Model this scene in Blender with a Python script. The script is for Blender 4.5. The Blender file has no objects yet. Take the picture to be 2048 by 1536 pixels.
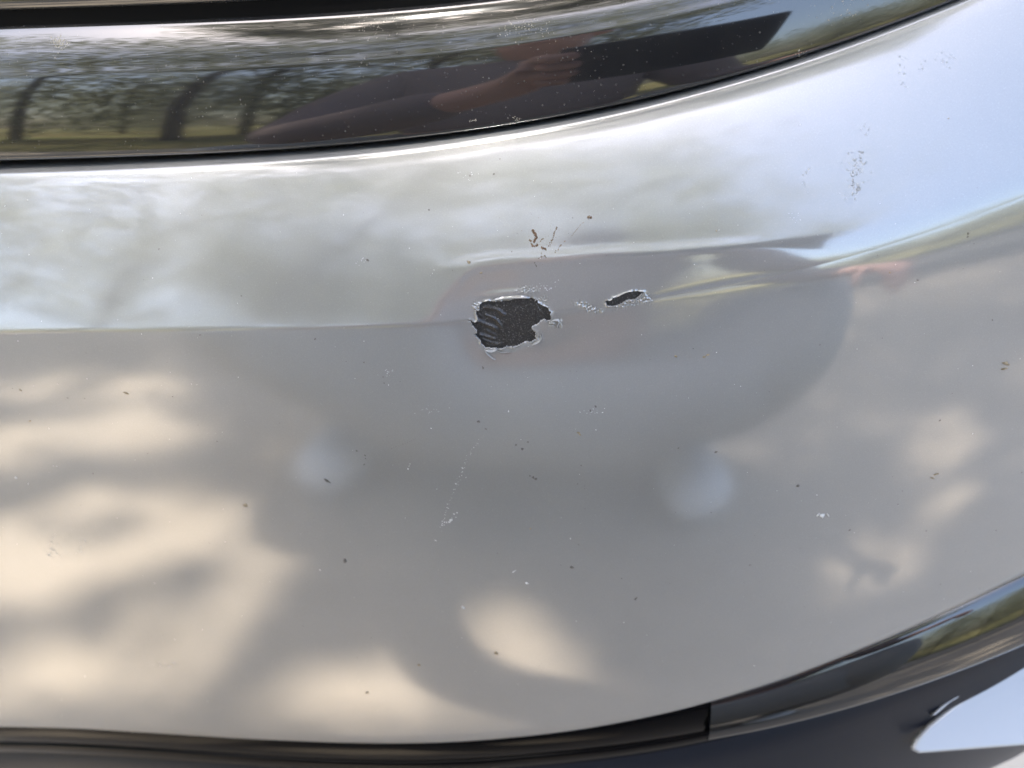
import bpy, bmesh, math, random
import numpy as np
from mathutils import Vector, Matrix, noise as mnoise

R = math.radians
rng = np.random.default_rng(7)
random.seed(7)
scene = bpy.context.scene
col = scene.collection

# ------------------------------------------------------------------ camera
PITCH, F_PX = R(36.0), 1500.0            # photograph is 2048 x 1536
fwd = np.array([0, math.cos(PITCH), -math.sin(PITCH)])
upv = np.array([0, math.sin(PITCH), math.cos(PITCH)])
rgt = np.array([1.0, 0, 0])
CREASE0 = np.array([0.0, 0.0, 0.52])      # character line of the bumper, straight ahead
ZC = 0.25
CAM = CREASE0 - ZC * (fwd + (900 - 1024) / F_PX * rgt + (768 - 640) / F_PX * upv)
cam_data = bpy.data.cameras.new('camera')
cam = bpy.data.objects.new('camera', cam_data)
col.objects.link(cam)
cam_data.sensor_width = 9.8
cam_data.lens = 9.8 * F_PX / 2048
cam_data.clip_start = 0.002
cam_data.clip_end = 2000
cam_data.dof.use_dof = True
cam_data.dof.focus_distance = 0.252
cam_data.dof.aperture_fstop = 2.4
cam.location = CAM
cam.rotation_euler = (math.pi / 2 - PITCH, 0, 0)
scene.camera = cam

# ------------------------------------------------------------------ world and sun
SUN_EL, SUN_AZ = R(68.2), R(239.0)        # azimuth clockwise from +Y
world = bpy.data.worlds.new('World')
scene.world = world
world.use_nodes = True
wn = world.node_tree.nodes
sky = wn.new('ShaderNodeTexSky')
sky.sky_type = 'NISHITA'
sky.sun_disc = False
sky.sun_elevation = SUN_EL
sky.sun_rotation = SUN_AZ
sky.dust_density = 3.0
world.node_tree.links.new(sky.outputs[0], wn['Background'].inputs[0])
wn['Background'].inputs[1].default_value = 0.15
sun_dir = np.array([math.sin(SUN_AZ) * math.cos(SUN_EL), math.cos(SUN_AZ) * math.cos(SUN_EL), math.sin(SUN_EL)])
sl = bpy.data.lights.new('sun', 'SUN')
sl.energy = 4.5
sl.angle = R(0.53)
sl.color = (1.0, 0.95, 0.88)
so = bpy.data.objects.new('sun', sl)
col.objects.link(so)
so.rotation_euler = Vector(sun_dir).to_track_quat('Z', 'Y').to_euler()
so.location = (0, -4, 8)

scene.view_settings.view_transform = 'Standard'
scene.view_settings.look = 'None'
scene.view_settings.exposure = 2.5
scene.view_settings.gamma = 1.0
scene.render.engine = 'CYCLES'
scene.cycles.use_denoising = True
scene.cycles.max_bounces = 6
scene.cycles.diffuse_bounces = 3
scene.cycles.transmission_bounces = 3
scene.cycles.sample_clamp_indirect = 6.0
scene.cycles.caustics_reflective = False
scene.cycles.caustics_refractive = False

# ------------------------------------------------------------------ helpers
def project(P):
    d = np.asarray(P) - CAM
    z = d @ fwd
    return 1024 + F_PX * (d @ rgt) / z, 768 - F_PX * (d @ upv) / z

def ray(u, v):
    d = fwd + (u - 1024) / F_PX * rgt + (768 - v) / F_PX * upv
    return d / np.linalg.norm(d)

def curve_fn(pts, deg=4):
    pts = np.array(pts, float)
    c = np.polynomial.chebyshev.Chebyshev.fit(pts[:, 0], pts[:, 1], deg)
    d = c.deriv(); a, b_ = pts[0, 0], pts[-1, 0]
    def f(x):
        xc = np.clip(x, a, b_)
        return c(xc) + d(xc) * (x - xc)
    return f

def new_obj(name, mesh, parent=None, mats=(), kind=None, label=None, cat=None, group=None):
    o = bpy.data.objects.new(name, mesh)
    col.objects.link(o)
    o.parent = parent
    for m in mats:
        if m is not None and m.name not in [x.name for x in mesh.materials if x]:
            mesh.materials.append(m)
    if kind: o['kind'] = kind
    if label: o['label'] = label
    if cat: o['category'] = cat
    if group: o['group'] = group
    return o

def mesh_np(name, verts, faces, smooth=True):
    me = bpy.data.meshes.new(name)
    verts = np.asarray(verts, float)
    faces = np.asarray(faces)
    me.vertices.add(len(verts))
    me.vertices.foreach_set('co', verts.ravel())
    nf, k = faces.shape
    me.loops.add(nf * k)
    me.loops.foreach_set('vertex_index', faces.ravel().astype(np.int32))
    me.polygons.add(nf)
    me.polygons.foreach_set('loop_start', np.arange(0, nf * k, k, dtype=np.int32))
    me.polygons.foreach_set('loop_total', np.full(nf, k, dtype=np.int32))
    me.update(calc_edges=True)
    me.validate()
    if smooth:
        me.polygons.foreach_set('use_smooth', np.ones(len(me.polygons), dtype=bool))
    return me

def grid_faces(nx, nt):
    i = np.arange(nx - 1)[:, None] * nt + np.arange(nt - 1)[None, :]
    i = i.ravel()
    return np.stack([i, i + nt, i + nt + 1, i + 1], 1)     # outward side faces -Y when t goes up

def empty(name, loc=(0, 0, 0), label=None, cat=None, group=None):
    o = bpy.data.objects.new(name, None)
    col.objects.link(o)
    o.location = loc
    o.empty_display_size = 0.1
    if label: o['label'] = label
    if cat: o['category'] = cat
    if group: o['group'] = group
    return o

# ------------------------------------------------------------------ materials
def mat(name, base, rough=0.5, metal=0.0, coat=0.0, coat_rough=0.02, coat_ior=1.5, ior=1.5, spec=0.5):
    m = bpy.data.materials.new(name)
    m.use_nodes = True
    b = m.node_tree.nodes['Principled BSDF']
    b.inputs['Base Color'].default_value = (*base, 1)
    b.inputs['Roughness'].default_value = rough
    b.inputs['Metallic'].default_value = metal
    b.inputs['Coat Weight'].default_value = coat
    b.inputs['Coat Roughness'].default_value = coat_rough
    b.inputs['Coat IOR'].default_value = coat_ior
    b.inputs['IOR'].default_value = ior
    b.inputs['Specular IOR Level'].default_value = spec
    return m, m.node_tree.nodes, m.node_tree.links, b

def tex_noise(n, l, scale, detail=4, rough=0.5, coord=None):
    t = n.new('ShaderNodeTexNoise')
    t.inputs['Scale'].default_value = scale
    t.inputs['Detail'].default_value = detail
    t.inputs['Roughness'].default_value = rough
    if coord is not None: l.new(coord, t.inputs['Vector'])
    return t

def ramp(n, l, src, stops):
    r = n.new('ShaderNodeValToRGB')
    e = r.color_ramp.elements
    while len(e) < len(stops): e.new(0.5)
    for k, (p, c) in enumerate(stops):
        e[k].position = p
        e[k].color = (c, c, c, 1) if np.isscalar(c) else (*c, 1)
    l.new(src, r.inputs[0])
    return r

def objcoord(n):
    return n.new('ShaderNodeTexCoord').outputs['Object']

def math_node(n, l, op, a, b=None):
    x = n.new('ShaderNodeMath'); x.operation = op
    for k, s in enumerate((a, b)):
        if s is None: continue
        if isinstance(s, (int, float)): x.inputs[k].default_value = s
        else: l.new(s, x.inputs[k])
    return x.outputs[0]

# grey car paint under clear lacquer, with a thin uneven film of dust
paint, n, l, b = mat('grey_car_paint', (0.21, 0.208, 0.198), 0.5, 0, 1.0, 0.012, 2.4, spec=0.3)
oc = objcoord(n)
film = tex_noise(n, l, 14, 6, 0.6, oc)
fr = ramp(n, l, film.outputs[0], [(0.35, 0.075), (0.75, 0.13)])
l.new(fr.outputs[0], b.inputs['Coat Roughness'])
mott = tex_noise(n, l, 9, 5, 0.6, oc)
mr = ramp(n, l, mott.outputs[0], [(0.3, (0.198, 0.195, 0.186)), (0.7, (0.234, 0.229, 0.214))])
grain = tex_noise(n, l, 2600, 3, 0.7, oc)
gr = ramp(n, l, grain.outputs[0], [(0.3, 0.90), (0.62, 1.0), (0.78, 1.35)])
gm = n.new('ShaderNodeMix'); gm.data_type = 'RGBA'; gm.blend_type = 'MULTIPLY'; gm.inputs[0].default_value = 1.0
l.new(mr.outputs[0], gm.inputs[6]); l.new(gr.outputs[0], gm.inputs[7])
l.new(gm.outputs[2], b.inputs['Base Color'])
peel = tex_noise(n, l, 420, 2, 0.5, oc)
bp = n.new('ShaderNodeBump'); bp.inputs['Strength'].default_value = 0.012; bp.inputs['Distance'].default_value = 0.0006
l.new(peel.outputs[0], bp.inputs['Height'])
l.new(bp.outputs[0], b.inputs['Coat Normal'])

paint_edge, n, l, b = mat('broken_paint_edge', (0.30, 0.30, 0.295), 0.5, 0, 0.4, 0.15, 1.5)
plastic, n, l, b = mat('bare_black_plastic', (0.016, 0.014, 0.015), 0.36, spec=0.6)
oc = objcoord(n)
nz = tex_noise(n, l, 1800, 5, 0.7, oc)
cr = ramp(n, l, nz.outputs[0], [(0.35, (0.010, 0.009, 0.009)), (0.57, (0.025, 0.023, 0.022)), (0.69, (0.18, 0.17, 0.16))])
l.new(cr.outputs[0], b.inputs['Base Color'])
bp = n.new('ShaderNodeBump'); bp.inputs['Strength'].default_value = 0.5; bp.inputs['Distance'].default_value = 0.0002
l.new(nz.outputs[0], bp.inputs['Height']); l.new(bp.outputs[0], b.inputs['Normal'])

def gloss_black(name, base, dusty, cior=1.85, wt=1.0):
    m, n, l, b = mat(name, base, 0.12, 0, wt, 0.015, cior, spec=0.06 if wt == 1 else 0.02)
    oc = objcoord(n)
    haze = tex_noise(n, l, 22, 5, 0.65, oc)
    # fine settled dust: tiny pale grains on the lacquer
    vo = n.new('ShaderNodeTexVoronoi'); vo.inputs['Scale'].default_value = 620
    l.new(oc, vo.inputs['Vector'])
    gate = tex_noise(n, l, 900, 2, 0.5, oc)
    d = ramp(n, l, vo.outputs['Distance'], [(0.10, 1.0), (0.20, 0.0)])
    g = ramp(n, l, gate.outputs[0], [(0.52, 0.0), (0.62, 1.0)])
    hz = ramp(n, l, haze.outputs[0], [(0.35, 0.15), (0.7, 1.0)])
    k = math_node(n, l, 'MULTIPLY', d.outputs[0], g.outputs[0])
    k = math_node(n, l, 'MULTIPLY', k, hz.outputs[0])
    k = math_node(n, l, 'MULTIPLY', k, dusty)
    veil = math_node(n, l, 'MULTIPLY', hz.outputs[0], 0.035 * dusty)
    k2 = math_node(n, l, 'ADD', k, veil)
    k2 = math_node(n, l, 'MINIMUM', k2, 1.0)
    dust = n.new('ShaderNodeBsdfDiffuse'); dust.inputs['Color'].default_value = (0.5, 0.46, 0.4, 1)
    mx = n.new('ShaderNodeMixShader')
    l.new(k2, mx.inputs[0]); l.new(b.outputs[0], mx.inputs[1]); l.new(dust.outputs[0], mx.inputs[2])
    l.new(mx.outputs[0], n['Material Output'].inputs['Surface'])
    rr = ramp(n, l, haze.outputs[0], [(0.3, 0.025), (0.8, 0.075)])
    l.new(rr.outputs[0], b.inputs['Coat Roughness'])
    return m
trim_mat = gloss_black('dusty_gloss_black', (0.012, 0.012, 0.013), 0.35)
lower_mat = gloss_black('gloss_black_lower', (0.002, 0.002, 0.0025), 0.03, 1.22, 0.5)
lower_mat2 = gloss_black('gloss_black_corner', (0.004, 0.004, 0.005), 0.06, 1.85)
matte_black, n, l, b = mat('matte_black', (0.003, 0.0028, 0.0026), 0.8, spec=0.1)
silver, n, l, b = mat('pale_silver_paint', (0.34, 0.345, 0.35), 0.4, 0, 1.0, 0.02, 1.8)

# ------------------------------------------------------------------ car bumper: measured curves
def vext(pts): return pts
V_CREASE = curve_fn([(-400, 672), (0, 668), (300, 665), (600, 656), (850, 640), (1100, 618), (1400, 580), (1560, 556), (1750, 512), (1880, 470), (2048, 405), (2300, 290)], 5)
V_TOP = curve_fn([(-400, 352), (0, 346), (300, 338), (500, 325), (700, 303), (900, 275), (1100, 247), (1300, 213), (1500, 161), (1700, 97), (1900, 15), (2100, -75), (2300, -175)], 5)
V_BOT = curve_fn([(-400, 1425), (0, 1451), (300, 1466), (600, 1476), (900, 1480), (1050, 1474), (1200, 1456), (1400, 1410), (1600, 1338), (1800, 1252), (2048, 1150), (2300, 1030)], 6)
V_TRIM_BOT = curve_fn([(-400, 330), (0, 324), (300, 314), (500, 300), (700, 284), (900, 260), (1100, 232), (1300, 198), (1500, 150), (1700, 88), (1900, 8), (2100, -82), (2300, -180)], 5)

# plan shape: nearly straight on the left, turning away on the right (the corner of the car)
xg = np.linspace(-0.42, 0.46, 881)
q2 = 0.35 + 1.75 / (1 + np.exp(-(xg - 0.10) / 0.035))
q2 *= 1.0
q1 = np.concatenate([[0], np.cumsum((q2[1:] + q2[:-1]) / 2 * np.diff(xg))])
q1 -= np.interp(0.0, xg, q1) + 0.085
q0 = np.concatenate([[0], np.cumsum((q1[1:] + q1[:-1]) / 2 * np.diff(xg))])
q0 -= np.interp(0.0, xg, q0)
def q(x): return np.interp(x, xg, q0)

def solve(fn, lo, hi, it=46):
    """vectorised bisection: fn(h) > 0 means lower h"""
    for _ in range(it):
        mid = (lo + hi) / 2
        s = fn(mid) > 0
        hi = np.where(s, mid, hi); lo = np.where(s, lo, mid)
    return (lo + hi) / 2

X0, X1 = -0.36, 0.35
XS = np.linspace(X0, X1, 58)
def smooth_fit(x, y, deg=5):
    return np.polynomial.chebyshev.Chebyshev.fit(x, y, deg)

def f_crease(h):
    P = np.stack([XS, q(XS), 0.52 + h], 1)
    u, v = project(P)
    return V_CREASE(u) - v          # point above the curve -> positive -> lower it
H = smooth_fit(XS, solve(f_crease, np.full(58, -0.2), np.full(58, 0.3)), 5)

UP_KN = ([-9, 0.0, .06, .25, .6, .88, .945, .972, .99, 1.0, 1.05, 9], [27.5, 27.5, 28.0, 29.5, 32.0, 35.5, 40.0, 48.0, 66.0, 82.0, 90.0, 90.0])
LO_KN = ([-9, 0.0, .1, .4, .75, .94, .975, .992, 1.0, 1.04, 9], [8.5, 8.5, 7.5, 4.5, 1.0, -2.0, -9.0, -35.0, -62.0, -85.0, -85.0])
def theta_up(fr): return np.interp(fr, *UP_KN)
def theta_lo(fr): return np.interp(fr, *LO_KN)
def crease_w(x): return 0.0009 + 0.0055 / (1 + np.exp(-(x - 0.10) / 0.02))

def section(x, L, side, fr):
    """points of one section, from the crease outward; fr = increasing fractions from 0"""
    x = np.atleast_1d(x); L = np.broadcast_to(L, x.shape)
    fine = np.linspace(0, fr[-1], 900)
    a = fine[None, :] * L[:, None]
    bl = 0.5 + 0.5 * np.tanh((a if side > 0 else -a) / crease_w(x)[:, None])
    if side > 0:
        th = bl * theta_up(fine)[None, :] + (1 - bl) * 8.5
    else:
        th = bl * 27.5 + (1 - bl) * theta_lo(fine)[None, :]
    th = np.radians(th)
    da = np.diff(a, axis=1)
    s, c = np.sin(th), np.cos(th)
    Y = np.concatenate([np.zeros((len(x), 1)), np.cumsum((s[:, 1:] + s[:, :-1]) / 2 * da, 1)], 1) * side
    Z = np.concatenate([np.zeros((len(x), 1)), np.cumsum((c[:, 1:] + c[:, :-1]) / 2 * da, 1)], 1) * side
    Yf = np.stack([np.interp(fr, fine, Y[k]) for k in range(len(x))])
    Zf = np.stack([np.interp(fr, fine, Z[k]) for k in range(len(x))])
    X = np.repeat(x[:, None], len(fr), 1)
    return np.stack([X, q(x)[:, None] + Yf, 0.52 + H(x)[:, None] + Zf], 2)

def f_up(L):
    P = section(XS, L, 1, np.array([0, 1.0]))[:, 1]
    u, v = project(P)
    return V_TOP(u) - v
LU = smooth_fit(XS, solve(f_up, np.full(58, 0.01), np.full(58, 0.15), 30), 5)
def f_lo(L):
    P = section(XS, L, -1, np.array([0, 1.0]))[:, 1]
    u, v = project(P)
    return v - V_BOT(u)
LL = smooth_fit(XS, solve(f_lo, np.full(58, 0.03), np.full(58, 0.40), 30), 5)

# chips traced from the photograph (photo pixels)
def trace(ox, oy, sc, pts): return np.array([(ox + a / sc, oy + b / sc) for a, b in pts])
CHIP1 = trace(900, 560, 7.877, [(455,390),(500,355),(600,320),(650,330),(740,335),(850,325),(980,300),(1090,288),(1250,278),(1310,280),(1385,325),(1390,360),(1450,395),(1550,435),(1560,480),(1600,510),(1585,560),(1590,620),(1570,650),(1520,660),(1490,630),(1440,635),(1410,670),(1400,700),(1340,720),(1290,735),(1300,770),(1290,800),(1330,805),(1365,815),(1340,870),(1340,900),(1355,935),(1320,955),(1270,990),(1210,975),(1160,990),(1120,1020),(1060,1050),(1000,1070),(940,1060),(890,1050),(820,1090),(740,1090),(700,1075),(640,1085),(560,1070),(520,1040),(480,990),(480,950),(440,915),(400,870),(380,850),(420,830),(415,790),(380,760),(340,690),(300,620),(350,650),(390,665),(430,640),(430,590),(410,540),(410,490),(440,480),(460,470)])
CHIP2 = trace(1120, 560, 9.309, [(840,410),(880,370),(930,385),(970,365),(990,330),(1060,315),(1110,290),(1200,245),(1300,215),(1400,205),(1480,210),(1560,210),(1555,240),(1500,265),(1470,310),(1400,365),(1330,370),(1230,385),(1160,430),(1100,465),(1030,490),(960,490),(890,490),(860,450)])
CHIP3 = trace(900, 560, 7.877, [(1545,685),(1600,690),(1600,725),(1560,718)])

def poly_sd(P, poly):
    """signed distance to a polygon (negative inside), P (n,2)"""
    d = np.full(len(P), 1e9); inside = np.zeros(len(P), bool)
    for k in range(len(poly)):
        a, b = poly[k], poly[(k + 1) % len(poly)]
        e = b - a; w = P - a
        t = np.clip((w @ e) / (e @ e), 0, 1)
        d = np.minimum(d, np.hypot(*(w - t[:, None] * e).T))
        c1 = (a[1] > P[:, 1]) != (b[1] > P[:, 1])
        xi = (b[0] - a[0]) * (P[:, 1] - a[1]) / (b[1] - a[1] + 1e-12) + a[0]
        inside ^= c1 & (P[:, 0] < xi)
    return np.where(inside, -d, d)

def sstep(a, b, x):
    t = np.clip((x - a) / (b - a), 0, 1)
    return t * t * (3 - 2 * t)

def vnoise(P, scale, seed=0.0):
    return np.array([mnoise.noise(Vector((p[0] * scale + seed, p[1] * scale - seed, seed * 0.37))) for p in P])

def dense_axis(lo, hi, d0, d1, fine, coarse):
    a = np.arange(lo, d0, coarse); b_ = np.arange(d0, d1, fine); c = np.arange(d1, hi, coarse)
    return np.concatenate([a, b_, c, [hi]])

def px_to_x(u, v=620):     # x of the crease neighbourhood under a photo column
    xs = np.linspace(-0.25, 0.28, 400)
    uu, _ = project(np.stack([xs, q(xs), 0.52 + H(xs)], 1))
    return np.interp(u, uu, xs)

X_AX = dense_axis(X0, X1, px_to_x(925), px_to_x(1330), 0.00019, 0.0021)
FU = np.unique(np.concatenate([np.arange(0, 0.30, 0.0032), np.linspace(0.30, 0.86, 40), np.linspace(0.86, 1.0, 36), [1.015, 1.03, 1.05, 1.1, 1.2, 1.35]]))
FL = np.unique(np.concatenate([np.arange(0, 0.16, 0.0014), np.linspace(0.16, 0.92, 80), np.linspace(0.92, 1.0, 22), [1.01, 1.02, 1.04, 1.08, 1.12]]))

def dent(u, v, a):
    """how far the knocked-in area lies behind the sheet; a = height above the crease in metres"""
    top = np.interp(u, [850, 1000, 1200, 1400, 1700], [0.0165, 0.0180, 0.0160, 0.0125, 0.007])
    A = sstep(835, 985, u) * (1 - 0.9 * sstep(1330, 1760, u))
    sp = 0.0007
    rampup = sp * np.log1p(np.exp(np.clip((top - a) / sp, -40, 40))) / top      # 0 above, grows downwards
    down = np.where(a > 0, 1.0, 1.0)
    fall = 1 / (1 + (np.clip(-a + 0.002, 0, None) / 0.028) ** 2.0)
    lipA = sstep(850, 960, u) * (1 - sstep(1420, 1600, u))
    ridge = 0.00022 * lipA * np.exp(-((a - top - 0.0012) / 0.0021) ** 2)
    side = 0.00020 * np.exp(-((u - (862 + 75 * np.clip(a / top, 0, 1) ** 2)) / 17) ** 2) * sstep(-0.002, 0.004, a) * (1 - sstep(0.85, 1.1, a / top))
    return A * 0.0030 * np.minimum(rampup, 1.0) * fall - ridge - side

def build_sheet():
    up = section(X_AX, LU(X_AX), 1, FU)
    lo = section(X_AX, LL(X_AX), -1, FL)
    P = np.concatenate([lo[:, :0:-1], up], 1)
    nt = P.shape[1]
    a = np.concatenate([-(FL[:0:-1][None, :] * LL(X_AX)[:, None]), FU[None, :] * LU(X_AX)[:, None]], 1)
    return P, a
P0, A0 = build_sheet()

def grid_normals(P):
    du = np.gradient(P, axis=0); dv = np.gradient(P, axis=1)
    nn = np.cross(du, dv)
    return nn / (np.linalg.norm(nn, axis=2, keepdims=True) + 1e-15)
N0 = grid_normals(P0)
if N0[:, :, 1].mean() > 0: N0 = -N0
U0, V0 = project(P0)
P1 = P0 - N0 * dent(U0, V0, A0)[:, :, None]
# broad, very shallow waviness of the moulding
wav = 0.00012 * np.sin(P1[:, :, 0] * 38 + 1.3) * np.sin(P1[:, :, 2] * 31 + 0.4) + 0.00006 * np.sin(P1[:, :, 0] * 90) * np.sin(P1[:, :, 2] * 75 + 2)
P1 = P1 + N0 * wav[:, :, None]
N1 = grid_normals(P1)
if N1[:, :, 1].mean() > 0: N1 = -N1
U1, V1 = project(P1)
SHEET_UV = np.stack([U1.ravel(), V1.ravel()], 1)
SHEET_P, SHEET_N = P1.reshape(-1, 3).copy(), N1.reshape(-1, 3).copy()

def surf(u, v):
    """point and normal of the painted skin behind a photo pixel"""
    k = np.argmin((SHEET_UV[:, 0] - u) ** 2 + (SHEET_UV[:, 1] - v) ** 2)
    p, nn = SHEET_P[k], SHEET_N[k]
    d = ray(u, v)
    t = ((p - CAM) @ nn) / (d @ nn)
    return CAM + t * d, nn

# ragged lips and scuffs round the chips
UVf = SHEET_UV
near = (UVf[:, 0] > 915) & (UVf[:, 0] < 1335) & (UVf[:, 1] > 555) & (UVf[:, 1] < 730)
idx = np.where(near)[0]
Q = UVf[idx]
n1 = vnoise(Q, 0.06, 3.1); n2 = vnoise(Q, 0.22, 7.7); n3 = vnoise(Q, 0.55, 1.9)
rag = 2.6 * n2 + 1.5 * n3
sd1 = poly_sd(Q, CHIP1) + rag * 0.55
sd2 = poly_sd(Q, CHIP2) + rag * 0.25
sd3 = poly_sd(Q, CHIP3)
sd = np.minimum(np.minimum(sd1, sd2), sd3)
lip = 0.00050 * np.exp(-np.clip(sd, 0, None) / 2.4) * np.clip(0.6 + 1.1 * n1 + 0.9 * n2, -0.2, 2)
def blob(cx, cy, rx, ry, rot=0):
    c, s = math.cos(rot), math.sin(rot)
    dx, dy = Q[:, 0] - cx, Q[:, 1] - cy
    return np.exp(-(((dx * c + dy * s) / rx) ** 2 + ((-dx * s + dy * c) / ry) ** 2) ** 1.5)
rough = (1.2 * blob(1161, 608, 17, 6, 0.25) + 1.3 * blob(1190, 620, 19, 6.5, 0.12) + 1.1 * blob(1262, 606, 34, 7, -0.33)
         + 0.7 * blob(1293, 597, 14, 10, 0.5) + 1.2 * blob(1112, 648, 13, 10) + 1.1 * blob(1076, 677, 9, 13, 0.5)
         + 0.8 * blob(952, 612, 8, 10) + 0.9 * blob(984, 702, 12, 5) + 0.5 * blob(1055, 580, 22, 8) + 0.5 * blob(1088, 600, 9, 12))
rough = np.clip(rough, 0, 1.3)
scuff = rough * (0.0006 * (np.abs(n2) * 1.6 - 0.25) + 0.00045 * n3)
SP = SHEET_P.copy()
SP[idx] += SHEET_N[idx] * (lip + scuff)[:, None]
# the paint stands slightly up over the top of the large chip (a blister that has lifted)
bl = blob(1018, 588, 52, 9, -0.08) * (sd1 > 0)
SP[idx] += SHEET_N[idx] * (0.0003 * bl)[:, None]

car = empty('car_bumper', (0, 0, 0), label='glossy pale grey car bumper with a ragged black paint chip and black trim', cat='car bumper')
nx, nt = P1.shape[:2]
faces = grid_faces(nx, nt)
hole = np.zeros(nx * nt, bool)
hole[idx[sd < 0]] = True
keep = ~(hole[faces].sum(1) >= 3)
me = mesh_np('bumper_cover', SP, faces[keep])
bm = bmesh.new(); bm.from_mesh(me)
loose = [v for v in bm.verts if not v.link_faces]
bmesh.ops.delete(bm, geom=loose, context='VERTS')
bm.normal_update()
bm.verts.ensure_lookup_table()
# thickness of the paint at the broken edge
bedges = []
for e in bm.edges:
    if e.is_boundary:
        c = (e.verts[0].co + e.verts[1].co) / 2
        u, v = project(np.array(c))
        if 915 < u < 1335 and 555 < v < 730:
            bedges.append(e)
ret = bmesh.ops.extrude_edge_only(bm, edges=bedges)
nv = [g for g in ret['geom'] if isinstance(g, bmesh.types.BMVert)]
nfc = [g for g in ret['geom'] if isinstance(g, bmesh.types.BMFace)]
for v in nv:
    u, vv = project(np.array(v.co))
    k = np.argmin((UVf[idx, 0] - u) ** 2 + (UVf[idx, 1] - vv) ** 2)
    v.co -= Vector(SHEET_N[idx[k]]) * 0.0011
for f in nfc:
    f.material_index = 1; f.smooth = False
bm.to_mesh(me); bm.free()
cover = new_obj('bumper_cover', me, car, (paint, paint_edge))
# make sure the outward side is the front
me.calc_loop_triangles()

# bare plastic behind the two chips
def plastic_patch(name, u0, u1, v0, v1, wrinkle):
    m = (UVf[:, 0] > u0) & (UVf[:, 0] < u1) & (UVf[:, 1] > v0) & (UVf[:, 1] < v1)
    ii = np.where(m.reshape(nx, nt))
    i0, i1, j0, j1 = ii[0].min(), ii[0].max() + 1, ii[1].min(), ii[1].max() + 1
    Pp = P1[i0:i1, j0:j1].copy(); Np = N1[i0:i1, j0:j1]
    uv = np.stack([U1[i0:i1, j0:j1].ravel(), V1[i0:i1, j0:j1].ravel()], 1)
    d = -0.00085 + 0.00010 * vnoise(uv, 0.12, 5.0) + 0.00009 * vnoise(uv, 0.5, 9.0)
    if wrinkle:
        for pts, wd, hh in (([(480, 470), (520, 445), (620, 437), (760, 480), (860, 560)], 2.6, .00040), ([(560, 560), (610, 577), (690, 612), (770, 680), (800, 740)], 2.4, .00038),
                            ([(440, 655), (480, 672), (560, 712), (640, 735), (720, 775)], 2.8, .00048), ([(560, 800), (640, 850), (720, 880)], 2.2, .00020), ([(470, 872), (520, 885), (590, 905), (700, 935)], 2.3, .00042),
                            ([(520, 950), (570, 965), (640, 1000), (730, 1010)], 1.8, .00030), ([(560, 1020), (640, 1045), (730, 1040), (800, 1010)], 1.7, .00030),
                            ([(1150, 860), (1250, 830), (1330, 790)], 1.6, .00014), ([(860, 760), (930, 690), (1010, 660)], 0.8, .00010), ([(1350, 420), (1420, 500), (1480, 580)], 1.6, .00012)):
            ln = trace(900, 560, 7.877, pts)
            dist = np.full(len(uv), 1e9)
            for a_, b2 in zip(ln[:-1], ln[1:]):
                e_ = b2 - a_; t_ = np.clip(((uv - a_) @ e_) / (e_ @ e_), 0, 1)
                dist = np.minimum(dist, np.hypot(*(uv - a_ - t_[:, None] * e_).T))
            d += 1.35 * hh * np.exp(-(dist / wd) ** 2) * (1 + 0.5 * vnoise(uv, 0.2, 3.3))
    d = d.reshape(Pp.shape[:2])
    Pp += Np * d[:, :, None]
    me = mesh_np(name, Pp.reshape(-1, 3), grid_faces(*Pp.shape[:2]))
    return new_obj(name, me, cover, (plastic,))
plastic_patch('bare_plastic', 928, 1128, 578, 712, True)['label'] = 'matt black plastic bared in the large ragged chip'
plastic_patch('bare_plastic', 1195, 1305, 572, 628, False)['label'] = 'dark plastic bared in the small slanted chip'

# lifted flap of lacquer along the top of the large chip
def ribbon(name, line, w0, w1, lift0, lift1, material, parent):
    """a sliver of paint: line = photo pixels, w = half widths in px, lift in metres"""
    vs, fs = [], []
    for k, (u, v) in enumerate(line):
        t = k / (len(line) - 1)
        wid = (w0 + (w1 - w0) * math.sin(math.pi * min(1, max(0, t))) )
        a = np.array(line[max(0, k - 1)]); b_ = np.array(line[min(len(line) - 1, k + 1)])
        tg = (b_ - a) / np.linalg.norm(b_ - a); nn2 = np.array([-tg[1], tg[0]])
        for s in (-1, -0.35, 0.35, 1):
            p, nn = surf(u + nn2[0] * wid * s, v + nn2[1] * wid * s)
            lf = lift0 + (lift1 - lift0) * (s + 1) / 2
            vs.append(p + nn * lf)
    for k in range(len(line) - 1):
        for j in range(3):
            a = k * 4 + j
            fs.append((a, a + 1, a + 5, a + 4))
    me = mesh_np(name, vs, fs)
    o = new_obj(name, me, parent, (material,))
    sm = o.modifiers.new('thick', 'SOLIDIFY'); sm.thickness = 0.00012
    return o
T = lambda pts: [tuple(p) for p in trace(900, 560, 7.877, pts)]
ribbon('paint_flap', T([(650,320),(740,287),(850,262),(980,250),(1100,250),(1190,258),(1262,274)]), 0.5, 5.0, -0.00015, 0.0009, paint, cover)
ribbon('paint_curl', T([(548,1085),(570,1130),(610,1175),(660,1220),(718,1250)]), 0.3, 1.0, 0.0001, 0.0006, paint_edge, cover)
ribbon('paint_curl', T([(745,1112),(800,1138),(860,1145),(910,1137),(972,1133)]), 0.3, 1.1, 0.0006, 0.0001, paint_edge, cover)
ribbon('paint_curl', T([(560,1100),(600,1110),(650,1120),(700,1105),(735,1090)]), 0.8, 2.4, 0.0002, 0.0007, paint_edge, cover)
ribbon('paint_curl', T([(1420,860),(1435,905),(1400,955),(1345,990),(1290,1015)]), 0.6, 2.2, 0.0008, 0.0001, paint_edge, cover)
ribbon('paint_curl', T([(1590,640),(1650,622),(1705,622),(1728,660),(1700,715),(1690,750)]), 0.5, 1.6, 0.0001, 0.0008, paint_edge, cover)
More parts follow.
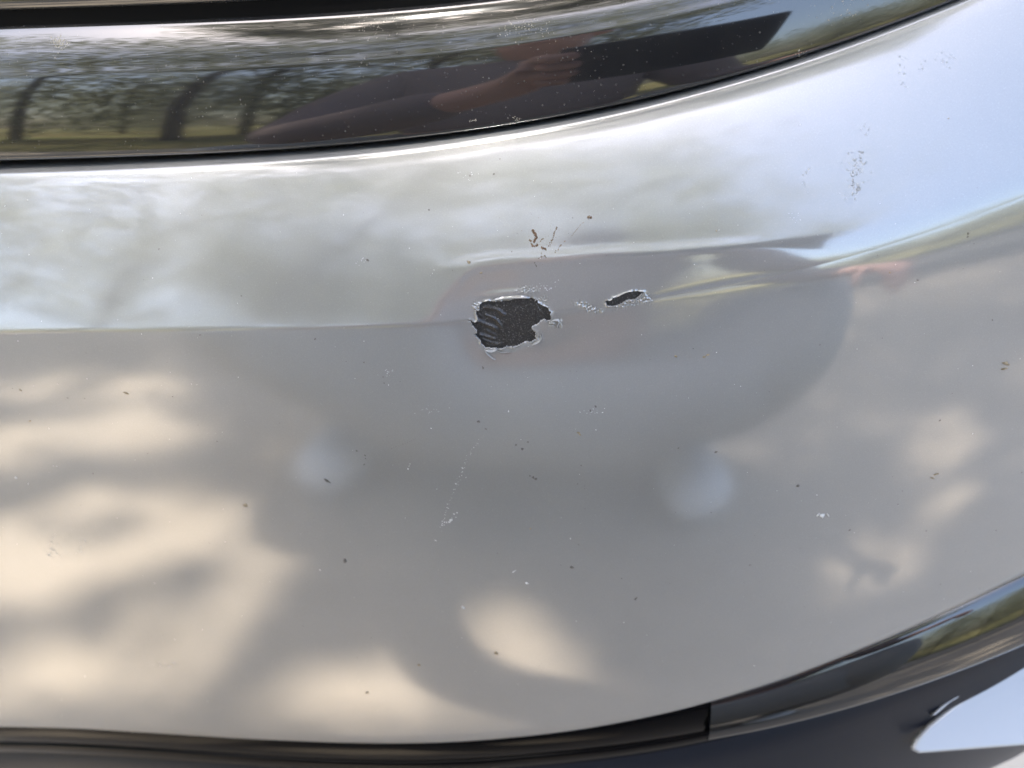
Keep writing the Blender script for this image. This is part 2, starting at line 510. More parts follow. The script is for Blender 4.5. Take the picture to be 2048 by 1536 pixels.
ribbon('paint_curl', T([(345,400),(372,440),(405,470),(430,480)]), 0.5, 2.2, 0.0006, 0.0001, paint_edge, cover)

# ------------------------------------------------------------------ trims above and below
def swept(name, start_fn, knots, total_fn, nrow, mats, parent=car, x0=X0, x1=X1, step=0.0018, ext=0.0):
    """strip whose section starts at start_fn(x) = (Y, Z) and climbs (or falls) along knots of (fraction, elevation)"""
    xs = np.arange(x0, x1, step)
    L = total_fn(xs)
    fine = np.linspace(0, 1, 700)
    th = np.radians(np.interp(fine, *knots))
    Y0, Z0 = start_fn(xs)
    s, c = np.sin(th), np.cos(th)
    df = np.diff(fine)
    Yc = np.concatenate([[0], np.cumsum((s[1:] + s[:-1]) / 2 * df)])
    Zc = np.concatenate([[0], np.cumsum((c[1:] + c[:-1]) / 2 * df)])
    dens = np.abs(np.gradient(th)) * 14 + 1 / len(fine)
    cum = np.cumsum(dens); cum = (cum - cum[0]) / (cum[-1] - cum[0])
    fr = np.interp(np.linspace(0, 1, nrow), cum, fine)
    Yf, Zf = np.interp(fr, fine, Yc), np.interp(fr, fine, Zc)
    P = np.stack([np.repeat(xs[:, None], nrow, 1), Y0[:, None] + L[:, None] * Yf[None], Z0[:, None] + L[:, None] * Zf[None]], 2)
    me = mesh_np(name, P.reshape(-1, 3), grid_faces(*P.shape[:2]))
    return new_obj(name, me, parent, mats), P

RIM_Y = section(np.array([0.0]), LU(0.0), 1, np.array([0, 1.0]))[0, 1, 1]
def on_curve(Vfn, yoff, lo=0.2, hi=1.0):
    Y = q(XS) + yoff
    def f(z):
        u, v = project(np.stack([XS, Y, z], 1))
        return Vfn(u) - v
    return smooth_fit(XS, solve(f, np.full(58, lo), np.full(58, hi)), 5)
ZT = on_curve(V_TRIM_BOT, RIM_Y + 0.0035)
UT_KN = ([0, .02, .045, .06, .09, .25, .50, .60, .625, .65, .68, .72, .80, .90, .955, .985, 1.0],
         [-85, -60, -25, 2, 5.5, 9.5, 14, 17, 27, 29, 23, 27, 36, 43, 51, 68, 88])
V_TT = curve_fn([(-400, 66), (0, 56), (300, 42), (600, 24), (900, 0), (1200, -36), (1500, -92), (1800, -175), (2100, -290), (2300, -380)], 5)
def f_tt(L):
    th = np.radians(np.interp(np.linspace(0, 1, 700), *UT_KN))
    Y = q(XS) + RIM_Y + 0.0035 + L * np.sin(th).mean(); Z = ZT(XS) + L * np.cos(th).mean()
    u, v = project(np.stack([XS, Y, Z], 1))
    return V_TT(u) - v
LT = smooth_fit(XS, solve(f_tt, np.full(58, 0.01), np.full(58, 0.2)), 4)
trim, TRIM_P = swept('upper_trim', lambda x: (q(x) + RIM_Y + 0.0035, ZT(x)), UT_KN, LT, 150, (trim_mat,))
trim['label'] = 'dusty gloss black moulding above the painted bumper'
# second strip above the moulding, only its lower edge is in view
TOPY = q(0) + RIM_Y + 0.0035 + LT(0.0) * np.sin(np.radians(np.interp(np.linspace(0, 1, 700), *UT_KN))).mean()
V_GS = curve_fn([(-400, 38), (0, 28), (300, 14), (600, -6), (900, -32), (1200, -68), (1500, -124), (1800, -207), (2100, -322)], 5)
ZG = on_curve(V_GS, TOPY + 0.002)
GS_KN = ([0, .08, .16, .25, .6, .9, 1.0], [-80, -30, 2, 12, 26, 34, 60])
strip, _ = swept('grille_strip', lambda x: (q(x) + TOPY + 0.002, ZG(x)), GS_KN, lambda x: np.full_like(x, 0.03), 60, (trim_mat,))

# below: black rolled trim in two lengths with a butt joint, a thinner lip below it
BOT_Y = section(np.array([0.0]), LL(0.0), -1, np.array([0, 1.0]))[0, 1, 1]
V_LT = lambda u: V_BOT(u) - 3.0
ZL = on_curve(V_LT, BOT_Y + 0.0045, 0.1, 0.8)
def lower_strip(name, x0, x1, yoff, zfn, knots, height_fn, mats, nrow=40):
    # knots run downwards from the top edge: integrate and flip so rows climb
    xs = np.arange(x0, x1, 0.0018); xs = np.append(xs, x1)
    fine = np.linspace(0, 1, 500)
    th = np.radians(np.interp(fine, *knots))
    Yc = -np.concatenate([[0], np.cumsum((np.sin(th)[1:] + np.sin(th)[:-1]) / 2 * np.diff(fine))])
    Zc = -np.concatenate([[0], np.cumsum((np.cos(th)[1:] + np.cos(th)[:-1]) / 2 * np.diff(fine))])
    fr = np.linspace(1, 0, nrow)
    L = height_fn(xs)
    P = np.stack([np.repeat(xs[:, None], nrow, 1), (q(xs) + yoff)[:, None] + L[:, None] * np.interp(fr, fine, Yc)[None],
                  zfn(xs)[:, None] + L[:, None] * np.interp(fr, fine, Zc)[None]], 2)
    me = mesh_np(name, P.reshape(-1, 3), grid_faces(*P.shape[:2]))
    return new_obj(name, me, car, mats)
XSEAM = float(surf(1432, 1400)[0][0])
LT_KN = ([0, .03, .07, .16, .5, .85, .95, 1.0], [88, 60, 30, 14, 4, -6, -40, -85])
LT_KN2 = ([0, .03, .07, .16, .5, .80, .93, 1.0], [88, 60, 38, 30, 24, 8, -30, -85])
lt_h = lambda x: 0.0185 + 0.030 * sstep(0.02, 0.30, x)
for a, b_, lab in ((X0, XSEAM - 0.0004, 'long gloss black trim left of the joint'), (XSEAM + 0.0004, X1, 'gloss black trim right of the joint')):
    lower_strip('lower_trim', a, b_, BOT_Y + 0.0045, ZL, LT_KN if a == X0 else LT_KN2, lt_h, (lower_mat if a == X0 else lower_mat2,))['label'] = lab
lip_z = lambda x: ZL(x) - 0.93 * lt_h(x) - 0.001
lower_strip('lower_lip', X0, X1, BOT_Y + 0.004, lip_z, ([0, .10, .16, .3, 1.0], [86, 70, 25, 2, -25]), lambda x: np.full_like(x, 0.016), (lower_mat,))
valance_m, n, l, b = mat('dark_navy_plastic', (0.007, 0.009, 0.015), 0.42, spec=0.3)
lower_strip('lower_valance', X0, X1, BOT_Y + 0.016, lambda x: lip_z(x) - 0.012, ([0, .05, .1, .6, 1.0], [70, 40, 10, -4, -25]), lambda x: np.full_like(x, 0.24), (valance_m,))

def px_plate(name, outline, depth, mats, thick=0.004, bev=0.0016):
    """bevelled plate with a traced outline, facing up and outwards; depth(u, v) in metres"""
    bm = bmesh.new()
    top = [bm.verts.new(CAM + depth(u, v) * (fwd + (u - 1024) / F_PX * rgt + (768 - v) / F_PX * upv)) for u, v in outline]
    f = bm.faces.new(top); f.normal_update()
    if f.normal.dot(Vector(CAM) - f.calc_center_median()) < 0: f.normal_flip()
    nn = f.normal.copy()
    r_ = bmesh.ops.extrude_face_region(bm, geom=[f])
    for v in [g for g in r_['geom'] if isinstance(g, bmesh.types.BMVert)]: v.co -= nn * thick
    bmesh.ops.recalc_face_normals(bm, faces=bm.faces[:])
    me = bpy.data.meshes.new(name); bm.to_mesh(me); bm.free()
    o = new_obj(name, me, car, mats)
    bv = o.modifiers.new('bev', 'BEVEL'); bv.width = bev; bv.segments = 4; bv.limit_method = 'ANGLE'
    return o
dp = lambda u, v: 0.385 - 0.00004 * (v - 1400) - 0.00003 * (u - 1822)
px_plate('corner_blade', [(1822, 1500), (1832, 1478), (1856, 1452), (1905, 1412), (2048, 1322), (2420, 1085), (2420, 1470), (2048, 1492), (1840, 1508)], dp, (silver,))['label'] = 'pale silver blade at the lower corner'
px_plate('blade_edging', [(1862, 1432), (1884, 1412), (2048, 1298), (2420, 1050), (2420, 1072), (2048, 1314), (1900, 1406), (1872, 1430)], lambda u, v: dp(u, v) - 0.004, (silver,), 0.004, 0.0008)

# dark carrier behind the gaps
xs = np.arange(X0, X1, 0.006)
zz = np.array([0.03, 0.3, 0.5, 0.7, 0.80])
Pb = np.stack([np.repeat(xs[:, None], 5, 1), np.repeat((q(xs) + 0.042)[:, None], 5, 1) + np.array([0.0, 0, 0.0, 0.012, 0.03])[None], np.repeat((H(xs) * 1.0)[:, None], 5, 1) + zz[None]], 2)
new_obj('inner_carrier', mesh_np('inner_carrier', Pb.reshape(-1, 3), grid_faces(*Pb.shape[:2])), car, (matte_black,))

# ------------------------------------------------------------------ dirt lying on the lacquer
def dirt_mat(name, c, rough=0.85):
    m, n, l, b = mat(name, c, rough, spec=0.2)
    t = tex_noise(n, l, 900, 3, 0.6, objcoord(n))
    r = ramp(n, l, t.outputs[0], [(0.3, tuple(x * 0.6 for x in c)), (0.7, tuple(min(1, x * 1.35) for x in c))])
    l.new(r.outputs[0], b.inputs['Base Color'])
    return m
m_brown = dirt_mat('dried_mud_brown', (0.12, 0.075, 0.048))
m_dark = dirt_mat('dark_grit', (0.11, 0.10, 0.09))
m_grey = dirt_mat('grey_grime', (0.36, 0.36, 0.36))
m_pale = dirt_mat('pale_crumb', (0.50, 0.49, 0.47))
m_ochre = dirt_mat('ochre_crumb', (0.25, 0.20, 0.13))
m_dust = dirt_mat('dust_speck', (0.30, 0.27, 0.22))

class Flecks:
    def __init__(self): self.v, self.f = [], []
    def add(self, p, nn, r, elong=1.0, rot=0.0, h=0.35):
        t1 = np.cross(nn, [0, 0, 1.0]); t1 /= np.linalg.norm(t1); t2 = np.cross(nn, t1)
        c, s = math.cos(rot), math.sin(rot)
        e1, e2 = t1 * c + t2 * s, -t1 * s + t2 * c
        k = len(self.v); m = 8
        rad = r * rng.uniform(0.55, 1.25, m)
        for ring, hh in ((1.0, -0.02), (0.62, h)):
            for j in range(m):
                a = 2 * math.pi * j / m
                self.v.append(p + e1 * math.cos(a) * rad[j] * ring * elong + e2 * math.sin(a) * rad[j] * ring / math.sqrt(elong) + nn * r * hh * (rng.uniform(.6, 1.3) if ring < 1 else 1))
        self.v.append(p + nn * r * h * 1.2)
        for j in range(m):
            j2 = (j + 1) % m
            self.f.append((k + j, k + j2, k + m + j2)); self.f.append((k + j, k + m + j2, k + m + j)); self.f.append((k + m + j, k + m + j2, k + 2 * m))
    def at(self, u, v, rpx, elong=1.0, rot=0.0, h=0.35):
        p, nn = surf(u, v)
        z = (p - CAM) @ fwd
        self.add(p, nn, rpx * z / F_PX, elong, rot, h)
    def build(self, name, m, parent, kind='stuff', label=None):
        o = new_obj(name, mesh_np(name, self.v, self.f), parent, (m,), kind=kind, label=label)
        return o
# brown splash of dried mud above the character line
fb = Flecks()
def streak(fl, pts, r, n_, jit=1.2):
    pts = np.array(pts, float)
    d = np.concatenate([[0], np.cumsum(np.hypot(*np.diff(pts, axis=0).T))])
    for s in np.linspace(0, d[-1], n_):
        u, v = np.interp(s, d, pts[:, 0]), np.interp(s, d, pts[:, 1])
        fl.at(u + rng.normal(0, jit), v + rng.normal(0, jit), r * rng.uniform(0.6, 1.3), rng.uniform(1, 1.8), rng.uniform(0, 3), 0.25)
z2 = lambda pts: [(1040 + a / 10.24, 420 + b / 10.24) for a, b in pts]
streak(fb, z2([(255, 410), (290, 480), (330, 520), (310, 600), (300, 660)]), 2.5, 22, 1.0)
streak(fb, z2([(200, 620), (230, 690), (270, 745), (350, 720)]), 1.9, 12, 0.7)
streak(fb, z2([(420, 630), (480, 590)]), 1.4, 4, 0.5)
streak(fb, z2([(450, 780), (530, 790)]), 2.4, 8, 0.8)
streak(fb, z2([(750, 360), (710, 430), (680, 540), (660, 630), (590, 730)]), 1.6, 14, 0.8)
streak(fb, z2([(830, 710), (780, 800), (720, 860)]), 1.3, 6, 0.6)
streak(fb, z2([(390, 975), (460, 970), (520, 930), (540, 980)]), 1.4, 7, 0.7)
streak(fb, z2([(450, 850), (430, 920)]), 0.7, 4, 0.3)
streak(fb, z2([(900, 645), (930, 630)]), 0.9, 3, 0.3)
streak(fb, z2([(1050, 545), (1120, 450), (1240, 300), (1310, 250)]), 0.6, 26, 0.3)
streak(fb, z2([(1390, 150), (1450, 140), (1440, 165)]), 2.6, 8, 0.9)
for _ in range(40): fb.at(1070 + rng.normal(15, 22), 480 + rng.normal(0, 24), rng.uniform(.3, .7))
fb.build('mud_splash', m_brown, cover, label='splash of dried brown mud above the large chip')
fd = Flecks()
streak(fd, z2([(300, 1080), (320, 1130), (340, 1160)]), 1.3, 5, 0.4)
for u, v, r in [(728,725,1.6),(766,754,1.5),(768,766,1.3),(966,736,2.4),(957,843,3.0),(972,858,1.8),(1191,813,1.8),(1181,822,2.0),(713,902,1.6),(730,911,1.3),(731,917,1.2),(728,929,1.5),(1032,890,2.2),(1045,898,2.5),(1056,884,2.0),(1066,955,3.2),(1060,952,1.8),(1072,958,2.5),(434,883,1.5),(655,962,4.5),(690,1122,4.0),(1432,904,2.6),(1357,896,1.5),(1596,972,3.2),(1243,1157,1.5),(1272,1197,3.4),(1145,1135,4.0),(1880,841,1.9),(1936,467,2.2),(1936,474,2.0),(135,796,1.8),(169,797,1.4),(630,678,1.8),(858,420,2.2),(905,540,1.3),(1000,318,1.5),(940,352,2.0),(988,348,2.0),(1985,640,1.6),(1500,1130,2.0),(735,520,3),(318,498,1.6),(1700,1060,2.2),(400,670,1.3),(1640,690,1.6),(1835,560,1.8)]:
    fd.at(u, v, r * 1.15, rng.uniform(1, 1.7), rng.uniform(0, 3), 0.25)
streak(fd, [(783, 897), (800, 891), (815, 885), (832, 877)], 0.8, 12, 0.5)
for _ in range(260):
    fd.at(rng.uniform(0, 2048), rng.uniform(360, 1440), rng.choice([.5, .7, 1.0, 1.5], p=[.45, .3, .18, .07]))
fd.build('dark_grit', m_dark, cover, label='scattered dark grit on the paint')
fg = Flecks()
def cloud(fl, u0, v0, su, sv, n_, r0, r1, rot=0):
    c, s = math.cos(rot), math.sin(rot)
    for _ in range(n_):
        a, b_ = rng.normal(0, su), rng.normal(0, sv)
        fl.at(u0 + a * c - b_ * s, v0 + a * s + b_ * c, rng.uniform(r0, r1), rng.uniform(1, 2), rng.uniform(0, 3), 0.12)
cloud(fg, 1712, 335, 9, 22, 70, 0.7, 2.6, 0.3); cloud(fg, 1715, 378, 4, 8, 22, 1, 3, 0.2); cloud(fg, 1692, 392, 5, 5, 8, .6, 1.6)
cloud(fg, 1613, 355, 4, 12, 16, 0.6, 2.2, 0.3); cloud(fg, 1592, 432, 6, 6, 12, .6, 1.4)
cloud(fg, 1730, 262, 5, 8, 8, .7, 1.8); cloud(fg, 1805, 145, 9, 14, 16, .7, 2.0); cloud(fg, 1890, 120, 14, 16, 16, .6, 2.0); cloud(fg, 1845, 130, 4, 8, 8, .7, 1.6)
cloud(fg, 778, 742, 8, 5, 12, .5, 1.4); cloud(fg, 860, 822, 14, 6, 16, .5, 1.1); cloud(fg, 1181, 824, 12, 3, 14, .5, 1.3)
cloud(fg, 105, 1100, 10, 12, 18, .8, 2.2); cloud(fg, 160, 1100, 5, 9, 10, .8, 2.0); cloud(fg, 330, 1330, 12, 4, 12, .8, 2.0); cloud(fg, 1085, 575, 16, 5, 24, .5, 1.6); cloud(fg, 1078, 596, 8, 7, 20, .5, 1.3)
cloud(fg, 940, 352, 12, 6, 10, .5, 1.4); cloud(fg, 720, 522, 12, 3, 8, .6, 1.4)
fg.build('grey_grime', m_grey, cover, label='grey grime smudges on the paint')
fp = Flecks()
for u, v, r in [(777,770,1.8),(710,757,1.3),(925,936,2.4),(912,968,2.0),(932,955,1.5),(816,938,2.0),(820,928,1.4),(818,932,1.6),(1017,823,2.0),(1205,825,1.6),(902,1040,4),(898,1044,3),(871,1081,1.8),(926,1215,5.0),(1028,1143,4.5),(1054,1166,4.0),(1438,1335,6.0),(1645,1032,7.0),(1656,1030,4.5),(1636,1030,5),(1634,990,2.0),(115,768,1.3),(32,956,4.0),(57,968,3.2),(383,768,1.4),(394,769,1.3),(114,933,2.2),(36,682,1.6),(868,540,1.2),(865,547,1.2),(1530,522,1.5),(1433,705,1.4),(640,1140,2),(1945,868,2.2),(1600,250,1.6),(55,400,1.6),(10,412,1.6)]:
    fp.at(u, v, r * 0.75, rng.uniform(1, 2.2), rng.uniform(0, 3), 0.4)
streak(fp, [(958, 880), (935, 915), (920, 955), (900, 1000), (880, 1060)], 0.8, 46, 1.6)
streak(fp, [(912, 1030), (898, 1042), (885, 1050)], 1.6, 12, 2.5)
for _ in range(340):
    fp.at(rng.uniform(0, 2048), rng.uniform(340, 1440), rng.choice([.4, .6, .9, 1.3], p=[.45, .3, .18, .07]))
fp.build('pale_crumbs', m_pale, cover, label='scattered pale crumbs of dust on the paint')
fo = Flecks()
for u, v, r, e in [(41,780,3.2,1.3),(253,786,4.6,1.6),(60,842,2.6,1.5),(1408,714,3.4,1.4),(1416,710,3.2,1.6),(1352,713,3.6,1.3),(1158,866,3.8,1.5),(1161,870,3.0,1.3),(1061,1057,2.8,1),(490,1010,6,1.2),(1179,434,2.4,1),(2012,727,6.5,1.7),(2008,738,5.5,1.8),(1873,948,4.5,1.7),(1865,956,3.5,2),(992,1306,5.5,1.2),(1897,237,1.8,1),(1433,461,2.2,1),(838,1330,4,1.2),(735,1385,5,1.2),(1780,545,2.6,1.3),(937,524,4.0,1.6),(962,546,3.2,1.4)]:
    fo.at(u, v, r * 0.85, e, rng.uniform(-.6, .2), 0.4)
fo.build('ochre_crumbs', m_ochre, cover, label='small ochre crumbs of dry plant stuck to the paint')

# dust on the upper moulding and two dried drops
SHEET_BAK = (SHEET_UV, SHEET_P, SHEET_N)
TN = grid_normals(TRIM_P)
if TN[:, :, 1].mean() > 0: TN = -TN
tu, tv = project(TRIM_P)
SHEET_UV = np.stack([tu.ravel(), tv.ravel()], 1); SHEET_P = TRIM_P.reshape(-1, 3); SHEET_N = TN.reshape(-1, 3)
TRIM_UV, TRIM_PF, TRIM_NF = SHEET_UV, SHEET_P, SHEET_N
ft = Flecks()
for _ in range(520):
    u = rng.uniform(0, 1900)
    top, bot = V_TT(u), V_TRIM_BOT(u)
    v = top + (bot - top) * rng.beta(1.2, 1.9)
    if v < -5: continue
    ft.at(u, v, rng.choice([0.3, 0.4, 0.55, 0.8], p=[.5, .35, .12, .03]), rng.uniform(1, 2), rng.uniform(0, 3), 0.5)
cloud(ft, 120, 85, 9, 6, 60, .6, 2.0); cloud(ft, 113, 108, 3, 8, 10, .5, 1.2, .3)
cloud(ft, 1602, 113, 9, 7, 34, .5, 2.0, .5); cloud(ft, 1690, 20, 20, 14, 40, .4, 1.5); cloud(ft, 1030, 238, 10, 3, 14, .5, 1.5); cloud(ft, 945, 240, 4, 3, 8, .5, 1.2)
cloud(ft, 1050, 55, 30, 8, 70, .3, 1.2); cloud(ft, 760, 50, 40, 14, 80, .3, 1.0)
ft.build('settled_dust', m_dust, trim, label='pale dust specks on the black moulding')
SHEET_UV, SHEET_P, SHEET_N = SHEET_BAK
# ------------------------------------------------------------------ the place the lacquer mirrors: ground, trees, photographer
def reflect_ground(u, v):
    p, nn = surf(u, v)
    d = ray(u, v)
    r = d - 2 * (d @ nn) * nn
    if r[2] >= -1e-4: return None
    t = -p[2] / r[2]
    return (p + r * t)[:2]

field_mat, n, l, b = mat('dry_grass_field', (0.30, 0.25, 0.14), 0.95, spec=0.1)
oc = objcoord(n)
t = tex_noise(n, l, 0.35, 6, 0.65, oc)
r = ramp(n, l, t.outputs[0], [(0.35, (0.24, 0.19, 0.09)), (0.55, (0.17, 0.16, 0.06)), (0.72, (0.08, 0.11, 0.03))])
l.new(r.outputs[0], b.inputs['Base Color'])
me = mesh_np('ground', [(-400, -400, -0.004), (400, -400, -0.004), (400, 400, -0.004), (-400, 400, -0.004)], [(0, 1, 2, 3)], False)
new_obj('ground', me, None, (field_mat,), kind='structure')
conc, n, l, b = mat('sandy_concrete', (0.50, 0.45, 0.38), 0.9, spec=0.15)
oc = objcoord(n)
t = tex_noise(n, l, 3.0, 8, 0.65, oc)
r = ramp(n, l, t.outputs[0], [(0.3, (0.34, 0.285, 0.215)), (0.7, (0.43, 0.365, 0.285))])
l.new(r.outputs[0], b.inputs['Base Color'])
me = mesh_np('pavement', [(-7, -2.7, 0), (7, -2.7, 0), (7, 3, 0), (-7, 3, 0)], [(0, 1, 2, 3)], False)
new_obj('pavement', me, None, (conc,), kind='structure')
pave_shade, n, l, b = mat('shaded_pavement_grey', (0.055, 0.055, 0.058), 0.9, spec=0.2)  # shade on the right-hand pavement, put into a dark grey colour
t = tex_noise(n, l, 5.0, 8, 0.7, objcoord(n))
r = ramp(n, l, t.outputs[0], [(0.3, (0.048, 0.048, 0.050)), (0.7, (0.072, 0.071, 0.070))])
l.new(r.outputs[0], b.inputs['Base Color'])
me = mesh_np('pavement_in_shade', [(0.2, -5.8, 0), (30, -5.8, 0), (30, -2.7, 0), (0.2, -2.7, 0)], [(0, 1, 2, 3)], False)  # dark strip standing in for pavement that lies in shade
new_obj('pavement_in_shade', me, None, (pave_shade,), kind='structure')

# leaves
def leaf_mat(name, c1, c2, trans):
    m, n, l, b = mat(name, c1, 0.55, spec=0.3)
    geo = n.new('ShaderNodeObjectInfo')
    t = tex_noise(n, l, 1.3, 3, 0.6, objcoord(n))
    mx = n.new('ShaderNodeMix'); mx.data_type = 'RGBA'
    l.new(t.outputs[0], mx.inputs[0]); mx.inputs[6].default_value = (*c1, 1); mx.inputs[7].default_value = (*c2, 1)
    l.new(mx.outputs[2], b.inputs['Base Color'])
    tr = n.new('ShaderNodeBsdfTranslucent'); l.new(mx.outputs[2], tr.inputs['Color'])
    ms = n.new('ShaderNodeMixShader'); ms.inputs[0].default_value = trans
    l.new(b.outputs[0], ms.inputs[1]); l.new(tr.outputs[0], ms.inputs[2])
    l.new(ms.outputs[0], n['Material Output'].inputs['Surface'])
    return m
leaf = leaf_mat('leaf_green', (0.23, 0.245, 0.15), (0.36, 0.36, 0.23), 0.55)
shrub_leaf = leaf_mat('shrub_leaf', (0.06, 0.07, 0.05), (0.09, 0.10, 0.07), 0.2)
bark, n, l, b = mat('bark', (0.09, 0.07, 0.055), 0.95, spec=0.1)
t = tex_noise(n, l, 9, 6, 0.7, objcoord(n))
r = ramp(n, l, t.outputs[0], [(0.3, (0.05, 0.04, 0.03)), (0.7, (0.13, 0.105, 0.08))])
l.new(r.outputs[0], b.inputs['Base Color'])

def leaves_mesh(name, C, size):
    k = len(C)
    a = rng.normal(size=(k, 3)); a /= np.linalg.norm(a, axis=1, keepdims=True)
    w = rng.normal(size=(k, 3)); w = np.cross(a, w); w /= np.linalg.norm(w, axis=1, keepdims=True)
    nn = np.cross(a, w)
    s = size * rng.uniform(0.7, 1.3, (k, 1))
    v = np.stack([C - a * s, C + w * s * 0.42 + nn * s * 0.12, C + a * s, C - w * s * 0.42 + nn * s * 0.12], 1).reshape(-1, 3)
    f = np.arange(4 * k).reshape(k, 4)
    return mesh_np(name, v, f, False)

def tube_mesh(name, branches):
    vs, fs = [], []
    for pts, rad in branches:
        pts = [Vector(p) for p in pts]
        m = 9; k0 = len(vs)
        for i, p in enumerate(pts):
            d = (pts[min(i + 1, len(pts) - 1)] - pts[max(i - 1, 0)]).normalized()
            x = d.orthogonal().normalized(); y = d.cross(x)
            for j in range(m):
                an = 2 * math.pi * j / m
                rr = rad[i] * (1 + 0.12 * math.sin(3 * an + i))
                vs.append(p + (x * math.cos(an) + y * math.sin(an)) * rr)
        for i in range(len(pts) - 1):
            for j in range(m):
                a = k0 + i * m + j; b_ = k0 + i * m + (j + 1) % m
                fs.append((a, b_, b_ + m, a + m))
    return mesh_np(name, [tuple(v) for v in vs], fs)

def clump_points(centres, radii, count):
    out = []
    for c, r_ in zip(centres, radii):
        k = count
        d = rng.normal(size=(k, 3)); d /= np.linalg.norm(d, axis=1, keepdims=True)
        rr = rng.uniform(0.25, 1.0, (k, 1)) ** 0.5
        out.append(np.array(c) + d * rr * r_ * np.array([1, 1, 0.7]))
    return np.concatenate(out)

# the tree that shades the car: trunk behind and left of the photographer, crown across the sun
PATCHES_PX = [
    [(-60, 735), (180, 742), (370, 758), (392, 800), (200, 808), (-60, 806)],
    [(150, 832), (420, 815), (432, 862), (300, 900), (-60, 925), (-60, 868)],
    [(-60, 1060), (200, 972), (350, 990), (480, 1020), (560, 1090), (620, 1165), (600, 1180), (300, 1205), (-60, 1190)],
    [(-60, 1250), (230, 1215), (430, 1240), (470, 1340), (350, 1440), (-60, 1440)],
    [(540, 1270), (800, 1270), (880, 1340), (900, 1420), (1010, 1470), (600, 1465), (500, 1400)],
    [(980, 1235), (1040, 1245), (1060, 1320), (1110, 1315), (1130, 1380), (1175, 1445), (1080, 1400), (1010, 1330)],
    [(1330, 960), (1400, 935), (1470, 960), (1480, 1030), (1420, 1070), (1340, 1040)],
    [(1845, 840), (1920, 835), (1915, 1030), (1850, 1020)],
    [(1700, 1085), (1790, 1080), (1780, 1170), (1690, 1165)],
    [(1530, 1345), (1620, 1290), (1640, 1330), (1540, 1400)],
]
PATCHES = []
for pp in PATCHES_PX:
    g = [reflect_ground(u, min(v, V_BOT(u) - 50)) for u, v in pp]
    PATCHES.append(np.array([x for x in g if x is not None and abs(x[0]) < 3 and x[1] > -4]))
GLINTS = []
k = np.argmin((TRIM_UV[:, 0] - 872) ** 2 + (TRIM_UV[:, 1] - 26) ** 2)
GLINTS.append(TRIM_PF[k])
BUMP = np.array([0.02, 0.0, 0.50])

def line_dist(C, p):
    d = C - p
    return np.linalg.norm(d - (d @ sun_dir)[:, None] * sun_dir[None], axis=1)

e_side = np.cross(sun_dir, [0, 0, 1.0]); e_side /= np.linalg.norm(e_side)
if e_side[0] < 0: e_side = -e_side
e_up = np.cross(e_side, sun_dir)
if e_up[2] < 0: e_up = -e_up
SLIT_U = np.linspace(-150, 1500, 34)
SLIT = np.array([surf(u, V_TOP(u) + 70)[0] for u in SLIT_U])
SLIT2 = np.stack([SLIT @ e_side, SLIT @ e_up], 1)
SLIT_W = np.interp(SLIT_U, [-150, 500, 900, 1200, 1500], [0.029, 0.028, 0.014, 0.008, 0.002])
def sun_gaps(C, leafsize):  # leaves cut away where sun patches and the glint are wanted
    g = C - sun_dir[None] * (C[:, 2] / sun_dir[2])[:, None]
    bad = np.zeros(len(C), bool)
    keepn = vnoise(g[:, :2], 8.0, 2.6) + 0.7 * vnoise(g[:, :2], 17.0, 5.1)
    for kp, poly in enumerate(PATCHES):
        m_ = poly_sd(g[:, :2], poly) < (0.026 if kp < 5 else 0.05) + rng.normal(0, 0.02, len(C))
        m_ &= keepn < (0.36 if kp < 5 else 9.0)
        bad |= m_ if kp < 6 else m_ & (rng.uniform(size=len(C)) < 0.80)
    # slit cut into the crown so a little sun brightens the top of the bumper
    c2 = np.stack([C @ e_side, C @ e_up], 1)
    for p2, w_ in zip(SLIT2, SLIT_W):
        bad |= np.hypot(*(c2 - p2).T) < w_
    for p in GLINTS:
        bad |= line_dist(C, p) < 0.050
    return ~bad
shade_c = BUMP + sun_dir * 9.0
cent, rad_ = [], []
for _ in range(95):
    cent.append(shade_c + np.array([rng.uniform(-2.6, 3.4), rng.uniform(-2.2, 1.7), rng.uniform(-0.8, 1.0)])); rad_.append(rng.uniform(0.35, 0.7))
Cl = clump_points(cent, rad_, 300)
ex = BUMP + sun_dir * rng.uniform(8.4, 9.6, (9000, 1)) + rng.normal(0, 1.0, (9000, 3)) * np.array([0.55, 0.30, 0.26])  # extra leaves added in the sun's path to keep the bumper shaded
ev = shade_c + np.stack([rng.uniform(-2.6, 4.2, 42000), rng.uniform(-3.4, 1.9, 42000), rng.uniform(-0.5, 0.7, 42000)], 1)
Cl = np.concatenate([Cl, ex, ev])
Cl = Cl[sun_gaps(Cl, 0.055)]
tb = Vector((-4.2, -5.2, 0))
tree = empty('shade_tree', tb, label='leafy tree shading the car, mirrored with a dark trunk in the black moulding', cat='tree')
trunk_pts = [tb, tb + Vector((0.1, 0.1, 1.2)), tb + Vector((0.3, -0.1, 3.4)), tb + Vector((1.2, 0.1, 6.0)), Vector(shade_c) + Vector((-0.6, -0.2, 0.1))]
br = [([p - tb for p in trunk_pts], [.11, .095, .06, .03, .015])]
for c in cent[::4]:
    c = Vector(c)
    s_ = trunk_pts[3].lerp(trunk_pts[4], random.random())
    br.append(([s_ - tb, s_.lerp(c, .5) + Vector((0, 0, .12)) - tb, c - tb], [.014, .009, .004]))
keep_br = [br[0]]
for bb in br[1:]:
    P = np.array([list(bb[0][0].lerp(bb[0][2], t)) for t in np.linspace(0, 1, 40)]) + np.array(tb)
    if sun_gaps(P, 0.05).all(): keep_br.append(bb)
new_obj('trunk', tube_mesh('trunk', keep_br), tree, (bark,))
new_obj('crown', leaves_mesh('crown', Cl - np.array(tb), 0.055), tree, (leaf,))

